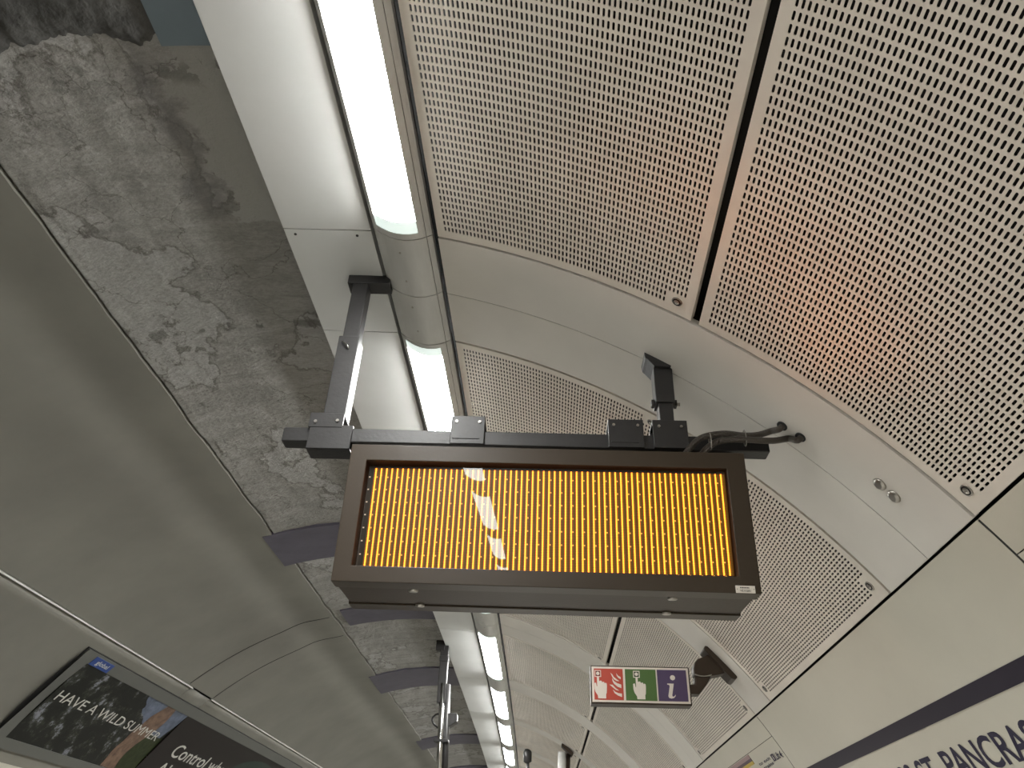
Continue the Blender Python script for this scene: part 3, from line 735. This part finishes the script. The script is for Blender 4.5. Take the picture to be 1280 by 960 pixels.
box('case_body', T, -HW+.006, HW-.006, .064, .318, -HH+.006, -.006, M['case'], disp)
def screen(name, b, flip):
    q = -1 if flip else 1
    vs = [T(SA, b+q*.045, -S2_), T(SB, b+q*.022, -S2_), T(SB, b+q*.001, -S1_), T(SA, b+q*.024, -S1_)]; uv = [(0, 0), (1, 0), (1, 1), (0, 1)]
    if flip: vs = [vs[1], vs[0], vs[3], vs[2]]
    o = link_mesh(name, vs, [(0, 1, 2, 3)], M['led'], disp, uvs=uv); o['label'] = 'amber LED matrix behind glass'; return o
screen('led_matrix', .014, False); screen('led_matrix', DP-.014, True)
for a, b in ((-.466, .099), (-.467, .303), (.455, .098), (.465, .305)):
    tube('case_screw', [T(a, b, -HH+.008), T(a, b, -HH-.002), T(a, b, -HH-.004)], [.017, .017, .009], M['galv'], disp, 18)
plate = box('asset_plate', T, .655, .721, -.0025, .002, -.528, -.503, M['white'], disp, .0008); plate['label'] = 'small white plate with black lettering'
vs, fs = text_mesh('VE10281', .01); cap = text_cap(); x1 = vs[:, 0].max()
link_mesh('lettering', [T(.669+.036*q[0]/x1, -.0032, -.5245+.0075*q[1]/cap) for q in vs], fs, M['black'], plate)
boxes('small_print', T, [(.670+.004*k, .6728+.004*k, -.0032, -.002, -.5125, -.5085) for k in range(8)], M['black'], plate, 0)
for a in (.660, .7165): tube('rivet', [T(a, -.002, -.5155), T(a, -.0035, -.5155)], .0014, M['black'], plate, 8)

rail = box('mounting_rail', D, -1.040, .862, .06, .125, .042, .104, M['steel'], None, .004); tag(rail, 'long square dark steel rail running across above the display', 'mounting rail')
box('end_cap', D, -1.043, -1.038, .063, .122, .045, .101, M['black'], rail, .001)
def bolt(c, ax, r=.008, l=.008, m='galv', parent=None):
    c = Vector(c); ax = Vector(ax).normalized(); return tube('bolt', [c, c+ax*l], r, M[m], parent, 6, smooth=False)
def bracket(a0, a1, lab, wide=False, sleeve=None):
    o = boxes('rail_bracket', D, [(a0, a1, .046, .056, .040 if not wide else .098, .165), (a0, a1, .129, .139, .040, .165), (a0, a1, .050, .135, .152, .163), (a0+.008, a1-.008, .050, .14, .106, .114), (a0+.01, a1-.02, .044, .06, .060, .066)] , M['steel'], None)
    tag(o, lab, 'bracket', 'clamp brackets on the display rail')
    for a in (a0+.022, a1-.022): bolt(D(a, .047, .138), -DB, .006, .006, parent=o); tube('bolt', [D(a, .09, .160), D(a, .09, .180)], .006, M['galv'], o, 8)
    return o
bracket(-.376, -.242, 'dark steel clamp bracket on the rail right in front of the second lamp'); bracket(.242, .380, 'dark steel clamp bracket on the rail just left of the right hanger')
# left hanger
hl = empty('hanger_post', D(-.845, .09, .17)); tag(hl, 'left steel hanger post with bright right flank, dropping from the soffit', 'hanger post', 'pair of hanger posts holding the display rail')
box('upper_tube', D, -.881, -.811, .057, .123, .22, .865, M['steel'], hl, .004)
box('lower_sleeve', D, -.893, -.805, .048, .132, .165, .556, M['steel'], hl, .003)
box('top_arm', D, -.906, -.715, .052, .128, .858, .906, M['steel'], hl, .002)
boxes('foot_bracket', D, [(-.942, -.806, .044, .056, .098, .165), (-.942, -.806, .05, .136, .155, .165), (-.935, -.764, .046, .060, .004, .108), (-.935, -.764, .127, .139, .020, .108), (-.935, -.764, .05, .135, .104, .112), (-.935, -.764, .05, .135, .004, .014)], M['steel'], hl)
for a, c in ((-.915, .122), (-.828, .127)): bolt(D(a, .044, c), -DB, .007, .006, parent=hl)
bolt(D(-.90, .09, .163), DU, .006, .016, parent=hl)
u_ = smooth_path([D(-.868, .046, .520), D(-.868, .036, .516), D(-.850, .034, .500), D(-.842, .036, .488), D(-.842, .046, .484)], 4); tube('lock_clip', u_, .004, M['chrome'], hl, 8)
# right hanger
hr = empty('hanger_post', D(.477, .09, .165)); tag(hr, 'right steel hanger post with a through bolt, fixed to the wide cover strip', 'hanger post', 'pair of hanger posts holding the display rail')
box('lower_tube', D, .449, .506, .060, .120, .160, .30, M['steel'], hr, .003)
box('upper_tube', D, .438, .515, .052, .128, .256, .470, M['steel'], hr, .003)
boxes('foot_bracket', D, [(.416, .551, .044, .056, .040, .165), (.416, .551, .129, .140, .040, .165), (.416, .551, .05, .136, .155, .165)], M['steel'], hr)
for a in (.44, .527): bolt(D(a, .044, .135), -DB, .006, .006, parent=hr)
bolt(D(.53, .09, .163), DU, .006, .018, parent=hr)
tube('through_bolt', [D(.425, .09, .268), D(.540, .09, .268)], .0075, M['galv'], hr, 10)
boxes('bolt_nut', D, [(.424, .437, .076, .104, .255, .281), (.516, .527, .076, .104, .255, .281)], M['steel'], hr, .001)
prism('top_plate', D, [(.400, .530), (.516, .458), (.518, .428), (.500, .416), (.440, .420), (.415, .452), (.405, .462)], .035, .145, M['steel'], hr, .002)
# braided hoses from the case to the cover strip
h1e = Vector(cyl(2.571, 47.65)); h2e = Vector(cyl(2.563, 46.26)); nin = (Vector(W(C0, 2.57, C1))-h1e).normalized()
hosep = [('nearer to the rail, ending in the upper hole', [D(.515, .045, -.012), D(.56, .036, .048), D(.605, .03, .083), D(.684, .028, .099), D(.759, .03, .094), D(.815, .03, .098), D(.87, .04, .122), h1e+nin*.02, h1e-nin*.02]),
         ('lower one, ending in the lower hole', [D(.577, .045, -.012), D(.61, .03, .030), D(.65, .022, .057), D(.70, .018, .067), D(.756, .018, .069), D(.862, .02, .068), D(.93, .03, .085), h2e+nin*.02, h2e-nin*.02])]
for lab, pts in hosep:
    P = smooth_path(pts, 9); rr = [.0118+.0009*(1 if k % 2 else -1) for k in range(len(P))]
    o = tube('braided_hose', P, .0125, M['braid'], None, 14); tag(o, 'braided metal hose over the rail end, '+lab, 'cable hose', 'pair of braided hoses')
    e = pts[-1]; c = Vector(e)+nin*.02; tube('grommet', [c-nin*.001, c+nin*.006], .021, M['black'], o, 18)
def ring(c, ax, ra, rb, upv):
    ax = ax.normalized(); x = ax.cross(upv).normalized(); y = x.cross(ax); return [c+ra*math.cos(q)*x+rb*math.sin(q)*y for q in [2*math.pi*k/22 for k in range(23)]]
for a, cz, rt, lab in ((.628, .062, .036, 'pale cable tie round both hoses, left one'), (.762, .081, .034, 'pale cable tie round both hoses, right one')):
    o = tube('cable_tie', ring(D(a, .026, cz), DR, .019, rt, DU), .0022, M['galv'], None, 6); tag(o, lab, 'cable tie', 'cable ties on the hoses')

# ------------------------------------------------------------------ fire / help / information sign
SF = 5.16
sgn = empty('safety_sign', W(.576, SF, 1.06)); tag(sgn, 'small hanging sign with red fire, green hand and violet information squares', 'sign')
G = lambda x, d, y: Vector(W(.268+.615*x, SF+d, 1.057+.2155*y))         # x, y from 0 to 1 over the white face
box('sign_case', G, -.014, 1.014, .002, .105, -.045, 1.035, M['case'], sgn, .004)
box('face_plate', G, .0, 1.0, -.002, .01, .0, 1.0, M['white'], sgn, .001)
sq = {'red': (.022, .322), 'green': (.345, .663), 'violet': (.677, .978)}
def sgn_poly(name, pts, m, parent, d=-.0055):
    n = len(pts); vs = [G(x, d, y) for x, y in pts]+[G(x, d+.002, y) for x, y in pts]
    fs = [tuple(range(n)), tuple(range(2*n-1, n-1, -1))]+[(k, (k+1) % n, n+(k+1) % n, n+k) for k in range(n)]
    return fixn(link_mesh(name, vs, fs, M[m], parent))
SQ = {}
for k, (x0, x1) in sq.items():
    SQ[k] = box('pictogram_square', G, x0, x1, -.004, .0, .06, .94, M[k], sgn, 0); SQ[k]['label'] = k+' square'
PX = lambda x, y: ((x-178)/955.0, 1-(y-103)/345.0-.0*(x-178))   # from a straightened drawing of the sign
hand = [(234, 205), (254, 205), (255, 250), (268, 243), (280, 247), (283, 260), (295, 253), (305, 258), (308, 269), (320, 264), (329, 272), (330, 300), (326, 360), (319, 378), (319, 415), (241, 415), (239, 388), (216, 352), (208, 322), (207, 272), (214, 264), (224, 266), (230, 300), (235, 300)]
def shift(pts, dx, dy=0): return [PX(x+dx, y+dy) for x, y in pts]
def cpts(cx, cy, r, n=20): return [(cx+r*math.cos(2*math.pi*k/n), cy+r*math.sin(2*math.pi*k/n)) for k in range(n)]
for key, dx in (('red', -6), ('green', 376)):
    sgn_poly('hand', shift(hand, dx), 'white', SQ[key])
    for q in ([(212, 140), (276, 140), (276, 147), (212, 147)], [(212, 200), (276, 200), (276, 207), (212, 207)], [(212, 140), (219, 140), (219, 207), (212, 207)], [(269, 140), (276, 140), (276, 207), (269, 207)]):
        sgn_poly('button_frame', shift(q, dx), 'white', SQ[key], -.0045)
    sgn_poly('button_recess', shift([(224, 152), (264, 152), (264, 195), (224, 195)], dx), 'black', SQ[key], -.0045)
    sgn_poly('button', shift(cpts(244, 173, 17), dx), 'white', SQ[key])
fl = [[(368, 165), (385, 178), (400, 205), (425, 225), (452, 245), (425, 243), (398, 226), (385, 205)], [(425, 165), (440, 190), (467, 205), (467, 226), (445, 213), (430, 192)],
      [(382, 215), (400, 245), (430, 265), (470, 278), (470, 312), (435, 300), (400, 272), (386, 245)], [(355, 280), (385, 282), (410, 310), (448, 338), (415, 330), (388, 308)],
      [(385, 328), (410, 350), (440, 362), (472, 365), (472, 398), (435, 385), (402, 362)]]
for f_ in fl: sgn_poly('flame', shift(f_, -4), 'white', SQ['red'])
sgn_poly('letter_dot', [PX(x, y) for x, y in cpts(975, 200, 25)], 'white', SQ['violet'])
sgn_poly('letter_stem', [PX(x, y) for x, y in [(918, 258), (982, 258), (958, 372), (963, 384), (978, 380), (992, 362), (990, 378), (975, 395), (950, 402), (927, 396), (920, 378), (940, 285), (936, 270), (918, 268)]], 'white', SQ['violet'])
# its bracket on the cover strip
bk = empty('sign_bracket', W(.97, SF, 1.2)); tag(bk, 'dark pipe bracket joining the fire and help sign to the curved cover strip', 'bracket')
GB = lambda a, b, c: Vector(W(a, SF+b, c))
prism('wall_plate', GB, [(.994, 1.392), (1.004, 1.412), (1.022, 1.408), (1.186, 1.232), (1.186, 1.214), (1.168, 1.204), (1.150, 1.212)], -.03, .13, M['case'], bk, .006)
prism('arm', GB, [(1.035, 1.372), (1.00, 1.352), (.956, 1.335), (.930, 1.310), (.921, 1.275), (.923, 1.232), (1.033, 1.232), (1.08, 1.240), (1.12, 1.252), (1.155, 1.235)], .0, .095, M['case'], bk, .010)
prism('elbow', GB, [(.925, 1.228), (1.031, 1.228), (.995, 1.176), (.945, 1.118), (.880, 1.118), (.880, 1.176), (.920, 1.178)], .005, .090, M['case'], bk, .010)
tube('bead_ring', [GB(.925+.106*k/12, -.004+.0*k, 1.236-.010*math.sin(math.pi*k/12)) for k in range(13)], .0035, M['galv'], bk, 6)

# ------------------------------------------------------------------ far fittings
s = 8.8
pl = empty('ceiling_pole', W(-1.14, s, 1.1)); tag(pl, 'tall dark and chrome pole hanging from the plaster vault below the display', 'ceiling pole')
GP = lambda a, b, c: Vector(W(a, s+b, c))
boxes('top_clamp', GP, [(-1.25, -1.15, -.05, .05, 2.30, 2.42), (-1.20, -1.10, -.05, .05, 2.18, 2.24)], M['steel'], pl, .006)
box('upper_tube', GP, -1.195, -1.105, -.045, .045, 1.75, 2.40, M['steel'], pl, .006)
tube('chrome_tube', [GP(-1.148, -.02, 1.95), GP(-1.10, -.02, .65)], .030, M['chrome'], pl, 20)
tube('dark_tube', [GP(-1.100, .03, 1.95), GP(-1.045, .03, .65)], .036, M['steel'], pl, 20)
boxes('pipe_clamp', GP, [(-1.19, -1.04, -.055, .07, 1.36, 1.39)], M['steel'], pl, .004)
prism('equipment_box', GP, [(-1.10, 1.655), (-.972, 1.655), (-.966, 1.575), (-1.045, 1.52), (-1.13, 1.52), (-1.13, 1.62)], .0, .14, M['steel'], pl, .006)
tube('cable_loop', smooth_path([GP(-1.12, .03, 1.64), GP(-1.19, .03, 1.645), GP(-1.235, .03, 1.60), GP(-1.215, .03, 1.545), GP(-1.15, .03, 1.50)], 6), .010, M['black'], pl, 8)
s2 = 12.66
cc = empty('hanging_cylinder', W(.26, s2, 1.5)); tag(cc, 'bright metal cylinder hanging from a slanted mount at the bottom edge', 'hanging fitting')
GC = lambda a, b, c: Vector(W(a, s2+b, c))
prism('mount', GC, [(.262, 2.004), (.428, 1.858), (.400, 1.815), (.30, 1.905), (.245, 1.955)], -.06, .12, M['case'], cc, .005)
tube('cylinder', [GC(.262, .03, 1.875), GC(.240, .03, 1.40)], .062, M['cowl'], cc, 28)
tube('dark_sleeve', [GC(.33, .09, 1.86), GC(.308, .09, 1.40)], .055, M['case'], cc, 20)
s3 = 14.8
kk = empty('drop_rod', W(-.28, s3, 1.5)); tag(kk, 'dark box on a thin drop rod between the lamps and hanging cylinder', 'hanging fitting')
GK = lambda a, b, c: Vector(W(a, s3+b, c))
tube('box', [GK(-.28, 0, 2.22), GK(-.28, 0, 2.17), GK(-.276, 0, 2.02), GK(-.272, 0, 2.0)], [.045, .075, .07, .04], M['steel'], kk, 20)
tube('rod', [GK(-.272, 0, 2.01), GK(-.262, 0, 1.4)], .026, M['steel'], kk, 12)
